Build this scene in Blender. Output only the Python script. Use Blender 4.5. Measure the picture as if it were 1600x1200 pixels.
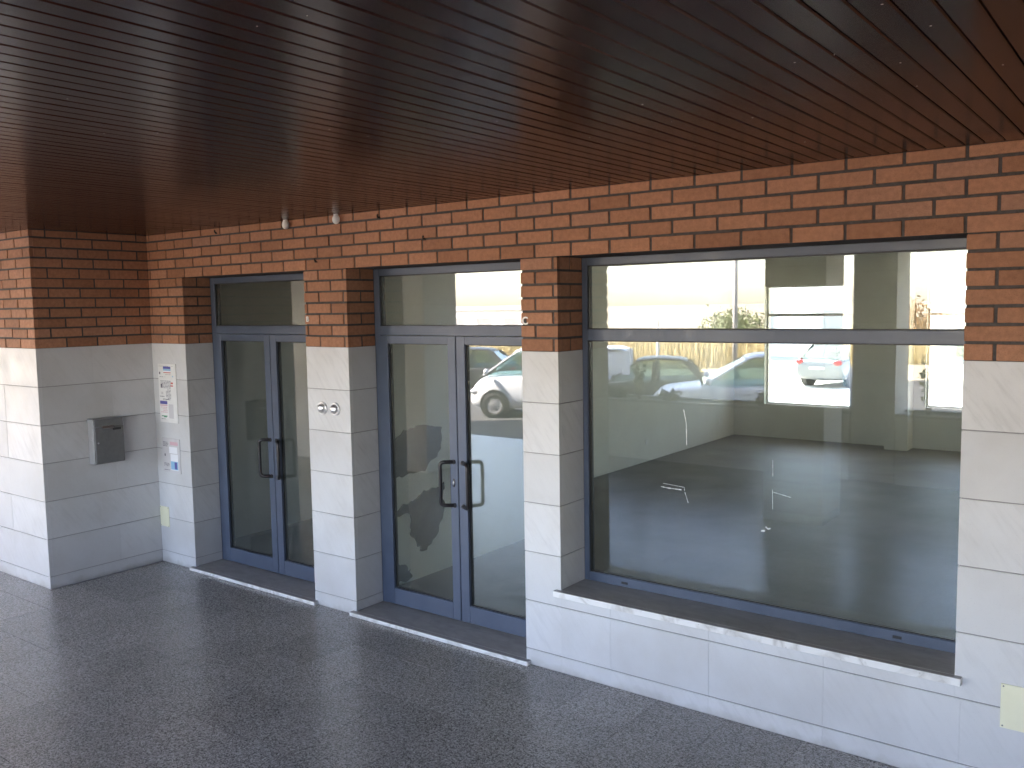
import bpy, bmesh, math, random
from mathutils import Vector, Matrix, noise
random.seed(7)
R = math.radians
scene = bpy.context.scene
for o in list(bpy.data.objects):
    bpy.data.objects.remove(o, do_unlink=True)
COL = scene.collection

# ------------------------------------------------------------ camera
def cam_axes(yaw, pitch, roll):
    f = Vector((-math.sin(yaw)*math.cos(pitch), math.cos(yaw)*math.cos(pitch), math.sin(pitch)))
    r = Vector((math.cos(yaw), math.sin(yaw), 0)); u = r.cross(f)
    return r*math.cos(roll)+u*math.sin(roll), -r*math.sin(roll)+u*math.cos(roll), f
CAM = Vector((4.5909, -4.2139, 2.1673))
r_, u_, f_ = cam_axes(0.6464, -0.088, -0.0169)
cd = bpy.data.cameras.new('camera'); cam = bpy.data.objects.new('camera', cd); COL.objects.link(cam)
cam.matrix_world = Matrix(((r_.x, u_.x, -f_.x, CAM.x), (r_.y, u_.y, -f_.y, CAM.y), (r_.z, u_.z, -f_.z, CAM.z), (0, 0, 0, 1)))
cd.sensor_width = 36; cd.lens = 1386.98/1600*36; cd.clip_start = .05; cd.clip_end = 6000
scene.camera = cam
# ------------------------------------------------------------ sky, sun, exposure
SUN_EL, SUN_AZ = R(48), R(-50)         # azimuth from +y towards +x: the sun stands behind the building
w = bpy.data.worlds.new('World'); scene.world = w; w.use_nodes = True
nt = w.node_tree; bg = nt.nodes['Background']
sky = nt.nodes.new('ShaderNodeTexSky'); sky.sky_type = 'NISHITA'; sky.sun_disc = False
sky.sun_elevation = SUN_EL; sky.sun_rotation = SUN_AZ
sky.air_density = 1.0; sky.dust_density = 1.2; sky.ozone_density = 0.8
nt.links.new(sky.outputs[0], bg.inputs[0]); bg.inputs[1].default_value = 0.12
sd = bpy.data.lights.new('sun', 'SUN'); sd.energy = 4.0; sd.angle = R(.53); sd.color = (1, .95, .87)
sun = bpy.data.objects.new('sun', sd); COL.objects.link(sun); sun.location = (20, 30, 40)
ts = Vector((math.sin(SUN_AZ)*math.cos(SUN_EL), math.cos(SUN_AZ)*math.cos(SUN_EL), math.sin(SUN_EL)))
sun.rotation_euler = ts.to_track_quat('Z', 'Y').to_euler()
vs = scene.view_settings
vs.view_transform = 'Standard'; vs.look = 'None'; vs.gamma = 1; vs.exposure = 5.0
vs.use_white_balance = True; vs.white_balance_temperature = 7000; vs.white_balance_tint = 24

scene.cycles.sample_clamp_indirect = .35; scene.cycles.caustics_reflective = False

# ------------------------------------------------------------ materials
def mat(name, col, rough=.6, metal=0, spec=.5):
    m = bpy.data.materials.new(name); m.use_nodes = True
    b = m.node_tree.nodes['Principled BSDF']
    b.inputs['Base Color'].default_value = (*col, 1); b.inputs['Roughness'].default_value = rough
    b.inputs['Metallic'].default_value = metal; b.inputs['Specular IOR Level'].default_value = spec
    return m
class NT:
    def __init__(s, m): s.t = m.node_tree; s.b = s.t.nodes['Principled BSDF']
    def n(s, typ, **k):
        x = s.t.nodes.new('ShaderNode'+typ)
        for a, v in k.items(): setattr(x, a, v)
        return x
    def l(s, a, b): s.t.links.new(a, b)
    def pos(s, scale=(1, 1, 1), rot=(0, 0, 0), obj=False):
        mp = s.n('Mapping'); mp.inputs['Scale'].default_value = scale; mp.inputs['Rotation'].default_value = rot
        if obj: s.l(s.n('TexCoord').outputs['Object'], mp.inputs[0])
        else: s.l(s.n('NewGeometry').outputs['Position'], mp.inputs[0])
        return mp.outputs[0]
    def noise(s, v, scale, detail=4, rough=.55):
        x = s.n('TexNoise'); x.inputs['Scale'].default_value = scale; x.inputs['Detail'].default_value = detail
        x.inputs['Roughness'].default_value = rough; s.l(v, x.inputs['Vector']); return x.outputs['Fac']
    def ramp(s, fac, stops):
        x = s.n('ValToRGB'); el = x.color_ramp.elements
        while len(el) < len(stops): el.new(.5)
        for e, (p, c) in zip(el, stops): e.position = p; e.color = (*c, 1) if len(c) == 3 else c
        s.l(fac, x.inputs[0]); return x.outputs[0]
    def mix(s, fac, a, b, mode='MIX'):
        x = s.n('Mix', data_type='RGBA', blend_type=mode)
        for i, v in ((0, fac), (6, a), (7, b)):
            if hasattr(v, 'links'): s.l(v, x.inputs[i])
            else: x.inputs[i].default_value = (*v, 1) if isinstance(v, tuple) else v
        return x.outputs[2]
    def math(s, op, a, b=None):
        x = s.n('Math', operation=op)
        for i, v in enumerate((a, b)):
            if v is None: continue
            if hasattr(v, 'links'): s.l(v, x.inputs[i])
            else: x.inputs[i].default_value = v
        return x.outputs[0]
    def bump(s, h, strength=.3, dist=.002):
        x = s.n('Bump'); x.inputs['Strength'].default_value = strength; x.inputs['Distance'].default_value = dist
        s.l(h, x.inputs['Height']); s.l(x.outputs[0], s.b.inputs['Normal'])
    def col(s, c): s.l(c, s.b.inputs['Base Color'])
    def rough(s, c): s.l(c, s.b.inputs['Roughness'])
    def rnd(s): return s.n('ObjectInfo').outputs['Random']
g3 = lambda v: (v, v, v)

def m_brick():
    m = mat('face_brick', (.36, .16, .09), .75, spec=.3); k = NT(m); p = k.pos()
    base = k.ramp(k.rnd(), [(0, (.36, .165, .095)), (.3, (.435, .205, .120)), (.7, (.475, .228, .136)), (.9, (.50, .24, .145)), (1, (.43, .225, .15))])
    mott = k.ramp(k.noise(p, 38, 5), [(.3, g3(.80)), (.7, g3(1.08))])
    c = k.mix(1, base, mott, 'MULTIPLY')
    spk = k.ramp(k.noise(p, 420, 2), [(.32, g3(.62)), (.42, g3(1))])
    c = k.mix(1, c, spk, 'MULTIPLY')
    grime = k.ramp(k.noise(p, 1.6, 3), [(.42, g3(1)), (.75, g3(.80))])
    k.col(k.mix(1, c, grime, 'MULTIPLY')); k.bump(k.noise(p, 150, 4), .35, .002)
    return m
def m_stone():
    m = mat('limestone', (.66, .64, .61), .55, spec=.4); k = NT(m)
    base = k.ramp(k.rnd(), [(0, (.60, .598, .60)), (.5, (.63, .628, .632)), (1, (.665, .662, .665))])
    sp = k.n('SeparateXYZ'); k.l(k.n('NewGeometry').outputs['Position'], sp.inputs[0])
    a = k.math('ADD', sp.outputs[0], sp.outputs[1]); z = sp.outputs[2]
    d1 = k.math('ADD', k.math('MULTIPLY', a, .80), k.math('MULTIPLY', z, .60)); d2 = k.math('SUBTRACT', k.math('MULTIPLY', z, .80), k.math('MULTIPLY', a, .60))
    cx = k.n('CombineXYZ'); k.l(k.math('MULTIPLY', d1, 11.0), cx.inputs[0]); k.l(k.math('MULTIPLY', d2, 1.5), cx.inputs[1]); k.l(k.math('MULTIPLY', k.rnd(), 40.0), cx.inputs[2])
    v = k.ramp(k.noise(cx.outputs[0], 3.5, 6, .6), [(.30, g3(.80)), (.5, g3(1)), (.72, g3(1.03))])
    c = k.mix(k.math('MULTIPLY', k.rnd(), .55), base, v, 'MULTIPLY')
    q = k.pos(); blot = k.ramp(k.noise(q, 2.2, 5), [(.35, (.90, .885, .865)), (.55, g3(1))])
    c = k.mix(.8, c, blot, 'MULTIPLY')
    # splash dirt close to the paving
    sep = k.n('SeparateXYZ'); k.l(q, sep.inputs[0])
    h = k.math('ADD', sep.outputs[2], k.math('MULTIPLY', k.noise(q, 9, 4), .12))
    d = k.ramp(h, [(.055, (.62, .58, .53)), (.10, g3(1))])
    c = k.mix(.55, c, d, 'MULTIPLY')
    pit = k.ramp(k.noise(q, 210, 2), [(.28, g3(.72)), (.36, g3(1))])
    k.col(k.mix(.6, c, pit, 'MULTIPLY'))
    k.rough(k.ramp(k.noise(q, 6, 3), [(.3, g3(.42)), (.7, g3(.62))])); k.bump(k.noise(q, 90, 5), .12, .001)
    return m
def m_granite():
    m = mat('polished_granite', (.16, .16, .165), .25, spec=.5); k = NT(m); p = k.pos()
    vo = k.n('TexVoronoi'); vo.inputs['Scale'].default_value = 170; k.l(p, vo.inputs['Vector'])
    sep = k.n('SeparateColor'); k.l(vo.outputs['Color'], sep.inputs[0])
    g = k.ramp(sep.outputs[0], [(0, (.13, .119, .112)), (.26, (.205, .19, .18)), (.34, (.32, .297, .283)), (.72, (.39, .363, .346)), (.80, (.47, .44, .42)), (1, (.51, .48, .46))])
    n2 = k.ramp(k.noise(p, 70, 4), [(.35, g3(.72)), (.65, g3(1.12))])
    c = k.mix(1, g, n2, 'MULTIPLY')
    st = k.ramp(k.noise(p, 1.3, 5), [(.35, g3(.93)), (.6, g3(1.04))])
    c = k.mix(1, c, st, 'MULTIPLY')
    tile = k.ramp(k.rnd(), [(0, g3(.9)), (1, g3(1.08))])
    c = k.mix(1, c, tile, 'MULTIPLY')
    k.col(c)
    k.b.inputs['Roughness'].default_value = .27
    return m
def m_slat():
    m = mat('brown_lacquered_metal', (.085, .036, .022), .3, spec=.11); k = NT(m); p = k.pos()
    base = k.ramp(k.rnd(), [(0, (.046, .0178, .0130)), (1, (.062, .0240, .0178))])
    grain = k.ramp(k.noise(k.pos((60, 1.2, 1)), 4, 4), [(.35, g3(.88)), (.65, g3(1.1))])
    c = k.mix(1, base, grain, 'MULTIPLY')
    vo = k.n('TexVoronoi'); vo.inputs['Scale'].default_value = 9.5; vo.inputs['Randomness'].default_value = 1; k.l(p, vo.inputs['Vector'])
    spot = k.math('LESS_THAN', vo.outputs['Distance'], .030)
    k.col(k.mix(spot, c, (.55, .52, .48)))
    k.b.inputs['Roughness'].default_value = .21; k.b.inputs['Specular Tint'].default_value = (1, .86, .82, 1)
    return m
def m_marble():
    m = mat('white_marble', (.78, .77, .75), .35); k = NT(m); p = k.pos((1, 1.6, 1), (0, 0, .5))
    ns = k.n('TexNoise'); ns.inputs['Scale'].default_value = 3.2; ns.inputs['Detail'].default_value = 8; ns.inputs['Distortion'].default_value = 1.4; k.l(p, ns.inputs['Vector'])
    v = k.ramp(ns.outputs['Fac'], [(.42, g3(1)), (.485, (.52, .49, .46)), (.5, (.40, .37, .34)), (.515, (.62, .6, .58)), (.58, g3(1))])
    c = k.mix(.5, (.80, .79, .77), v, 'MULTIPLY')
    # trodden dust and soffit shade, both put into the top face's colour
    nrm = k.n('NewGeometry'); s2 = k.n('SeparateXYZ'); k.l(nrm.outputs['Normal'], s2.inputs[0])
    up = k.math('GREATER_THAN', s2.outputs[2], .7)
    dust_shade = k.ramp(k.noise(k.pos((2, 5, 1)), 3, 5), [(.3, (.20, .182, .172)), (.7, (.30, .278, .268))])
    c = k.mix(k.math('MULTIPLY', up, .85), c, dust_shade)
    chip = k.ramp(k.noise(k.pos(), 26, 3), [(.27, (.35, .3, .26)), (.31, g3(1))])
    k.col(k.mix(.35, c, chip, 'MULTIPLY'))
    return m
def m_frame():
    m = mat('blue_grey_aluminium', (.125, .165, .235), .38, spec=.5); k = NT(m); p = k.pos()
    c = k.ramp(k.noise(p, 7, 5), [(.3, (.066, .086, .128)), (.7, (.082, .104, .150))])
    k.col(c); k.rough(k.ramp(k.noise(p, 14, 4), [(.3, g3(.30)), (.7, g3(.44))]))
    return m
def m_glass(name, tint=(.76, .80, .78), r0=.072, rough=0.0, haze=.050):
    m = bpy.data.materials.new(name); m.use_nodes = True; t = m.node_tree
    for n in list(t.nodes):
        if n.type != 'OUTPUT_MATERIAL': t.nodes.remove(n)
    out = [n for n in t.nodes if n.type == 'OUTPUT_MATERIAL'][0]
    tr = t.nodes.new('ShaderNodeBsdfTransparent'); tr.inputs[0].default_value = (*tint, 1)
    gl = t.nodes.new('ShaderNodeBsdfGlossy'); gl.inputs['Roughness'].default_value = rough; gl.inputs['Color'].default_value = (.97, 1, .985, 1)
    lw = t.nodes.new('ShaderNodeLayerWeight')
    def mm(op, a, b):
        x = t.nodes.new('ShaderNodeMath'); x.operation = op
        for i, v in enumerate((a, b)):
            if isinstance(v, (int, float)): x.inputs[i].default_value = v
            else: t.links.new(v, x.inputs[i])
        return x.outputs[0]
    fr = mm('ADD', mm('MULTIPLY', mm('POWER', lw.outputs['Facing'], 5), 1-r0), r0)
    mx = t.nodes.new('ShaderNodeMixShader'); t.links.new(fr, mx.inputs[0]); t.links.new(tr.outputs[0], mx.inputs[1]); t.links.new(gl.outputs[0], mx.inputs[2])
    if haze:      # dusty haze mixed in to lift the dark panes
        df = t.nodes.new('ShaderNodeBsdfDiffuse'); df.inputs[0].default_value = (.50, .53, .50, 1)
        m2 = t.nodes.new('ShaderNodeMixShader'); nz = t.nodes.new('ShaderNodeTexNoise'); nz.inputs['Scale'].default_value = 2.2; nz.inputs['Detail'].default_value = 6
        ge = t.nodes.new('ShaderNodeNewGeometry'); t.links.new(ge.outputs['Position'], nz.inputs['Vector'])
        t.links.new(mm('MULTIPLY', mm('ADD', nz.outputs['Fac'], .5), haze), m2.inputs[0]); t.links.new(mx.outputs[0], m2.inputs[1]); t.links.new(df.outputs[0], m2.inputs[2])
        t.links.new(m2.outputs[0], out.inputs[0])
    else: t.links.new(mx.outputs[0], out.inputs[0])
    return m
def m_noisy(name, a, b, scale=8, rough=.8, bump=.2, spec=.3):
    m = mat(name, a, rough, spec=spec); k = NT(m); p = k.pos()
    k.col(k.ramp(k.noise(p, scale, 6), [(.3, a), (.7, b)]))
    if bump: k.bump(k.noise(p, scale*6, 4), bump, .004)
    return m
def m_leaf(name, a, b):
    m = mat(name, a, .6, spec=.3); k = NT(m)
    k.col(k.ramp(k.noise(k.pos(), 2.5, 4), [(.3, a), (.7, b)]))
    k.b.inputs['Transmission Weight'].default_value = 0
    return m
M = dict(brick=m_brick(), stone=m_stone(), granite=m_granite(), slat=m_slat(), marble=m_marble(), frame=m_frame(),
    glass=m_glass('door_glass'), winglass=m_glass('window_glass', (.74, .775, .755), .066, haze=.008), autoglass=m_glass('car_glass', (.62, .72, .72), .06, haze=0),
    mortar=m_noisy('dark_mortar', (.065, .058, .056), (.105, .092, .088), 60),
    joint=m_noisy('grey_joint', (.27, .26, .26), (.34, .33, .33), 40),
    grout=m_noisy('dark_grout', (.06, .06, .062), (.10, .10, .10), 60),
    black=mat('black_rubber', (.012, .012, .014), .45), handle=mat('black_handle', (.016, .014, .016), .28),
    steel=mat('steel', (.62, .62, .63), .28, 1), chrome=mat('satin_dome', (.80, .80, .80), .33, .85),
    box=m_noisy('dark_grey_enamel', (.15, .15, .152), (.18, .18, .182), 30, .38, .0, .5),
    boxside=m_noisy('grey_enamel', (.26, .26, .265), (.30, .30, .305), 30, .4, .0, .5),
    white=m_noisy('white_board', (.74, .73, .71), (.80, .79, .78), 12, .5, .0), pale=m_noisy('pale_grey_board', (.56, .54, .55), (.63, .61, .62), 12, .4, .0),
    cream=m_noisy('cream_plate', (.80, .77, .56), (.84, .81, .61), 10, .5, .0), ink=mat('grey_ink', (.16, .15, .18), .7), blue=mat('blue_ink', (.10, .10, .34), .6),
    cyan=mat('light_blue_ink', (.25, .50, .70), .6), red=mat('red_ink', (.60, .13, .11), .6), green=mat('green_ink', (.10, .32, .18), .6), pink=mat('pink_ink', (.66, .42, .47), .6), paper=mat('paper', (.82, .82, .85), .7),
    lampw=mat('white_opal', (.88, .88, .87), .5), plaster=m_noisy('interior_plaster', (.70, .685, .64), (.76, .745, .70), 2.5, .85, .1),
    screed=m_noisy('cement_screed', (.075, .074, .070), (.16, .157, .147), 1.6, .55, .15), scar=m_noisy('exposed_cement', (.03, .026, .024), (.075, .066, .06), 14, .9, .6),
    ceil=m_noisy('ceiling_paint', (.74, .73, .70), (.78, .77, .74), 3, .9, 0), concrete=m_noisy('concrete', (.42, .41, .38), (.52, .51, .48), 5, .85, .2),
    render=m_noisy('white_render', (.70, .69, .66), (.76, .75, .72), 1.2, .9, .1), asphalt=m_noisy('asphalt', (.045, .045, .047), (.075, .074, .072), 3, .85, .3),
    dry=m_noisy('dry_ground', (.27, .24, .17), (.36, .32, .23), .6, .95, .3), soil=m_noisy('soil', (.06, .045, .03), (.10, .08, .055), 20, .95, .4),
    straw=m_leaf('dry_grass', (.36, .29, .14), (.50, .42, .22)), leaf=m_leaf('olive_leaf', (.055, .085, .025), (.12, .15, .05)), leaf2=m_leaf('rusty_leaf', (.20, .10, .035), (.30, .17, .06)),
    leaf3=m_leaf('yellow_leaf', (.22, .24, .03), (.30, .32, .06)), bark=m_noisy('bark', (.09, .07, .05), (.15, .12, .09), 18, .9, .5),
    carwhite=mat('white_paint', (.74, .76, .78), .22, spec=.6), cargrey=mat('grey_paint', (.16, .17, .18), .25, spec=.5), cardark=mat('dark_grey_paint', (.03, .032, .035), .3, spec=.35), tyre=mat('tyre', (.015, .015, .015), .8), rim=mat('alloy', (.45, .45, .46), .35, .7),
    lens=mat('clear_lens', (.55, .57, .6), .1), tail=mat('tail_lamp', (.35, .02, .02), .15), seat=mat('seat_cloth', (.04, .04, .045), .9), tape=mat('tape_and_streak', (.85, .86, .86), .5), tilered=m_noisy('roof_tile', (.32, .12, .06), (.42, .18, .10), 6))

# ------------------------------------------------------------ mesh helpers
def link(name, me, parent=None, loc=(0, 0, 0), rot=(0, 0, 0), kind=None):
    o = bpy.data.objects.new(name, me); COL.objects.link(o); o.location = loc; o.rotation_euler = rot
    if parent: o.parent = parent
    if kind: o['kind'] = kind
    return o
def thing(name, label, cat, group=None, loc=(0, 0, 0), rz=0):
    o = link(name, None, None, loc, (0, 0, rz)); return tag(o, label, cat, group)
def tag(o, label, cat, group=None):
    o['label'] = label; o['category'] = cat
    if group: o['group'] = group
    return o
def finish(bm, name, material, smooth=False):
    me = bpy.data.meshes.new(name); bmesh.ops.recalc_face_normals(bm, faces=bm.faces); bm.to_mesh(me); bm.free()
    me.materials.append(material)
    if smooth:
        for p in me.polygons: p.use_smooth = True
    return me
def add_box(bm, x0, x1, y0, y1, z0, z1, bev=0):
    r = bmesh.ops.create_cube(bm, size=1)
    for v in r['verts']:
        v.co = Vector((x0 if v.co.x < 0 else x1, y0 if v.co.y < 0 else y1, z0 if v.co.z < 0 else z1))
    if bev:
        es = list({e for v in r['verts'] for e in v.link_edges})
        bmesh.ops.bevel(bm, geom=es, offset=bev, segments=1, affect='EDGES')
CACHE = {}
def box(name, x0, x1, y0, y1, z0, z1, material, parent=None, bev=.0, kind=None, jit=0):
    d = (round(x1-x0, 4), round(y1-y0, 4), round(z1-z0, 4), material.name, bev)
    if d not in CACHE:
        bm = bmesh.new(); add_box(bm, -d[0]/2, d[0]/2, -d[1]/2, d[1]/2, -d[2]/2, d[2]/2, bev); CACHE[d] = finish(bm, name, material)
    o = link(name, CACHE[d], parent, ((x0+x1)/2, (y0+y1)/2, (z0+z1)/2), kind=kind)
    return o
def boxes(name, lst, material, parent=None, bev=0, kind=None):
    bm = bmesh.new()
    for b in lst: add_box(bm, *b, bev)
    return link(name, finish(bm, name, material), parent, kind=kind)
def prism(bm, pts, n, t):
    """closed prism of polygon pts pushed by vector n*t"""
    n = Vector(n).normalized()*t
    a = [bm.verts.new(p) for p in pts]; b = [bm.verts.new(Vector(p)+n) for p in pts]
    bm.faces.new(a); bm.faces.new(b[::-1])
    for i in range(len(a)):
        j = (i+1) % len(a); bm.faces.new((a[j], a[i], b[i], b[j]))
def tube(bm, path, rad, seg=10, cap=True):
    path = [Vector(p) for p in path]; rings = []
    for i, p in enumerate(path):
        t = (path[min(i+1, len(path)-1)]-path[max(i-1, 0)]).normalized()
        a = t.orthogonal() if abs(t.z) > .99 or True else None
        ref = Vector((0, 0, 1)) if abs(t.z) < .9 else Vector((1, 0, 0))
        a = t.cross(ref).normalized(); b = t.cross(a)
        rr = rad[i] if isinstance(rad, (list, tuple)) else rad
        rings.append([bm.verts.new(p+a*rr*math.cos(2*math.pi*k/seg)+b*rr*math.sin(2*math.pi*k/seg)) for k in range(seg)])
    for A, B in zip(rings, rings[1:]):
        # choose the twist that keeps quads straight
        off = min(range(seg), key=lambda s: (A[0].co-B[s].co).length)
        for k in range(seg): bm.faces.new((A[k], A[(k+1) % seg], B[(k+1+off) % seg], B[(k+off) % seg]))
    if cap: bm.faces.new(rings[0][::-1]); bm.faces.new(rings[-1])
def lathe(bm, prof, axis_o, axis, seg=24):
    axis = Vector(axis).normalized(); a = axis.orthogonal().normalized(); b = axis.cross(a); o = Vector(axis_o)
    rings = [[bm.verts.new(o+axis*h+(a*math.cos(2*math.pi*k/seg)+b*math.sin(2*math.pi*k/seg))*max(r, 1e-4)) for k in range(seg)] for r, h in prof]
    for A, B in zip(rings, rings[1:]):
        for k in range(seg): bm.faces.new((A[k], A[(k+1) % seg], B[(k+1) % seg], B[k]))
    bm.faces.new(rings[0][::-1]); bm.faces.new(rings[-1])

# ------------------------------------------------------------ dimensions of the front (y = 0 face, z = 0 arcade paving)
XI, XB0, XB1, XC0, XC1, XW0, XW1 = -2.445, -1.946, -.441, 0.0, 1.487, 1.746, 3.847
YP = -.967                    # front of the projecting block
P, S = .0988, .30             # plinth and stone course
ZS = P+6*S                    # top of the stone = 1.8988
CH, BL = .0776, .25           # brick course and length module
ZL = ZS+7*CH                  # lintel underside
ZT = 2.807                    # soffit
DREV = .258                   # depth of the reveals
STREET = -.65
XR = 6.6                      # right end of the front that is modelled

# ------------------------------------------------------------ setting: ground, road, arcade floor
def ground():
    bm = bmesh.new()
    prof = [(2500, STREET), (60, STREET), (-30, STREET), (-34, STREET+.15), (-40, -1.6), (-80, -4.5), (-300, -4.5), (-2500, -4.5)]
    xs = [-2500, -300, -60, 0, 60, 300, 2500]
    g = [[bm.verts.new((x, y, z)) for x in xs] for y, z in prof]
    for i in range(len(prof)-1):
        for j in range(len(xs)-1): bm.faces.new((g[i][j], g[i][j+1], g[i+1][j+1], g[i+1][j]))
    return link('ground', finish(bm, 'ground', M['dry']), kind='structure')
ground()
H = Vector((-.898, .44, 0)).normalized(); RT = Vector((H.y, -H.x, 0))     # parked cars' heading and their right hand
def road(name, c, half_l, half_w, h, z, m):
    bm = bmesh.new(); s = Vector((h.y, -h.x, 0)); c = Vector((c[0], c[1], z))
    bm.faces.new([bm.verts.new(c+h*half_l*a+s*half_w*b) for a, b in ((-1, -1), (1, -1), (1, 1), (-1, 1))])
    return link(name, finish(bm, name, m), kind='structure')
road('road', (-8, -15.5), 60, 9.0, H, STREET+.006, M['asphalt'])
road('car_park', (0, 30), 60, 14, Vector((1, 0, 0)), STREET+.006, M['concrete'])

fl = boxes('arcade_floor', [(-14, 12, -6.75, .1, STREET-.3, -.012)], M['grout'], kind='structure')
T = .4; cand = []
x = -13.62
xs = [x+T*i for i in range(64)]
for xa in xs:
    for j in range(17):
        yb = -T*j; ya = max(yb-T, -6.75)
        if xa+T > 12: continue
        if xa+T/2 < XI and yb-T/2 > YP: continue
        c = Vector((xa+T/2, (ya+yb)/2, 0)); d = c-CAM; df = d.dot(f_)
        if df < .4: key = 1e9
        else:
            u = d.dot(r_)/df; v = d.dot(u_)/df
            key = d.length if abs(u) < .64 and abs(v) < .50 else 100+d.length
        cand.append((key, xa, xa+T, ya, yb))
cand.sort(); gp = .0012
for i, (k, xa, xb, ya, yb) in enumerate(cand[:295]):
    o = box('floor_tile', xa+gp, xb-gp, ya+gp, yb-gp, -.03, random.uniform(-.0006, 0), M['granite'], fl)
boxes('floor_tiles_beyond', [(xa+gp, xb-gp, ya+gp, yb-gp, -.03, -.0004) for k, xa, xb, ya, yb in cand[295:]], M['granite'], fl, kind='stuff')

# ------------------------------------------------------------ the building
B = thing('shop_building', 'arcaded building with brick over pale stone cladding and brown slatted soffit', 'building')
# cores (the mortar behind bricks and slabs)
E = .006
def cores():
    segs = [(XI-.3, XB0-E), (XB1+E, XC0-E), (XC1+E, XW0-E), (XW1+E, XR)]
    lo = [(a, b, E, .33, -.02, ZS) for a, b in segs]+[(XW0-E+.0005, XW1+E-.0005, E, .33, -.02, .455)]
    lo.append((-5.5, XI-E, YP+E, .33, -.02, ZS))
    hi = [(a, b, E+.001, .33, ZS, ZL-.0005) for a, b in segs]+[(XI-.3, XR, E+.001, .33, ZL, ZT+.2)]
    hi.append((-5.5, XI-E-.001, YP+E+.001, .33, ZS, ZT+.2))
    sb = [boxes('stone_backing', [q], M['joint'], B) for q in lo]
    return sb[0], boxes('wall', hi, M['mortar'], B)
SB, WL = cores()
WL['label'] = 'orange face brick wall with dark joints'
bricks = []      # (priority, args)
JW = .0070        # half joint
def brick_row(plane, a0, a1, row, off, z0, z1, fixed, sign, vis):
    """plane 'y': runs along x on y=fixed; plane 'x': runs along y on x=fixed. sign = outward direction"""
    k = math.floor((a0-off)/BL); a = off+k*BL
    while a < a1-1e-6:
        s, e = max(a, a0), min(a+BL, a1)
        s2 = s if s == a0 else s+JW; e2 = e if e == a1 else e-JW
        if e2-s2 > .018:
            pr = random.uniform(-.0012, .0012)
            f0 = fixed-sign*.030; f1 = fixed+sign*pr
            lo, hi = min(f0, f1), max(f0, f1)
            if plane == 'y': bricks.append((vis((s+e)/2), (s2, e2, lo, hi, z0+JW, z1-JW)))
            else: bricks.append((vis((s+e)/2), (lo, hi, s2, e2, z0+JW, z1-JW)))
        a += BL
for j in range(12):
    z0 = ZS+j*CH; z1 = min(z0+CH, ZT+JW)
    if j == 0: z0 -= JW-.002
    off = .09 if j % 2 else .215
    offr = -.09 if j % 2 else .03
    segs = [(XI, XR)] if j >= 7 else [(XI, XB0), (XB1, XC0), (XC1, XW0), (XW1, XR)]
    if j == 7: z0 -= JW-.001
    for a, b in segs:
        brick_row('y', a, b, j, off, z0, z1, 0.0, -1, lambda c: 0 if c < 4.2 else 2)
    brick_row('x', YP+.0305, -.0005, j, offr, z0, z1, XI, 1, lambda c: 0)
    brick_row('y', -5.5, XI, j, off+.1, z0, z1, YP, -1, lambda c: 0 if c > -3.0 else 2)
    if j < 7:
        zz = z1 if j < 6 else z1+JW-.002
        ro = .135 if j % 2 == 0 else .27
        for xx in (XB0, XC0, XW0): brick_row('x', .0305, DREV, j, ro, z0, zz, xx, 1, lambda c: 1)
        for xx in (XB1, XC1, XW1): brick_row('x', .0305, DREV, j, ro, z0, zz, xx, -1, lambda c: 3)
bricks.sort(key=lambda q: q[0])
NB = 300
for _, a in bricks[:NB]:
    o = box('brick', *a, M['brick'], WL, bev=.0016); o.rotation_euler.y = random.gauss(0, .0022) if a[1]-a[0] > .1 else 0; o.location.z += random.gauss(0, .0007)
bm = bmesh.new()
for _, a in bricks[NB:]: add_box(bm, *a)
link('bricks_beyond', finish(bm, 'bricks_beyond', M['brick']), WL, kind='stuff')

def slab(a): box('stone_slab', *a, M['stone'], SB, bev=.0006)
G, GV = .0028, .0002
zc = [(0.001, P)]+[(P+S*k, P+S*(k+1)) for k in range(6)]
for k, (z0, z1) in enumerate(zc):
    za = z0+(G if k else 0); zb = z1-(G if k < 6 else .001)
    pj = lambda: random.uniform(-.0006, .0006)
    for a, b in [(XI, XB0), (XB1, XC0), (XC1, XW0)]:
        slab((a, b, pj(), .028, za, zb))
    slab((XW1 if z0 > .45 else 3.873, 4.473, pj(), .028, max(za, .5045) if 0 else za, zb)) if z0 > .49 or z1 < .45 else slab((XW1, 4.473, pj(), .028, za, zb))
    for q in range(4): slab((4.473+GV+.6*q, min(4.473+.6*(q+1)-GV, XR), pj(), .028, za, zb))
    # return of the projecting block and its front
    yj = -.37 if k % 2 else -.52
    slab((XI-.028, XI+pj(), YP+.0285, yj-GV, za, zb)); slab((XI-.028, XI+pj(), yj+GV, -.0005, za, zb))
    xj = -3.02
    slab((xj+GV, XI, YP+pj(), YP+.028, za, zb))
    for q in range(4): slab((xj-.6*(q+1)+GV, xj-.6*q-GV, YP+pj(), YP+.028, za, zb))
    for xx, sg in ((XB0, 1), (XC0, 1), (XW0, 1), (XB1, -1), (XC1, -1), (XW1, -1)):
        if xx in (XW0, XW1) and z1 < .5: continue
        z_lo = za
        if xx in (XW0, XW1) and z0 < .505: z_lo = .5015
        if xx not in (XW0, XW1) and k == 0: z_lo = .031
        a, b = (xx-.028, xx+pj()) if sg > 0 else (xx+pj(), xx+.028)
        slab((a, b, .0285, DREV, z_lo, zb))
# apron under the big window
for k, (z0, z1) in enumerate([(0.001, P), (P, P+S), (P+S, .4645)]):
    js = [XW0, 2.081, 2.674, 3.271, 3.873] if k < 2 else [XW0, 2.081, 2.674, 3.271, XW1]
    for a, b in zip(js, js[1:]):
        slab((a+(GV if a != XW0 else 0), b-(GV if b != XW1 else 0), random.uniform(-.0006, .0006), .028, z0+(G if k else 0), z1-(G if k < 2 else 0)))

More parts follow.
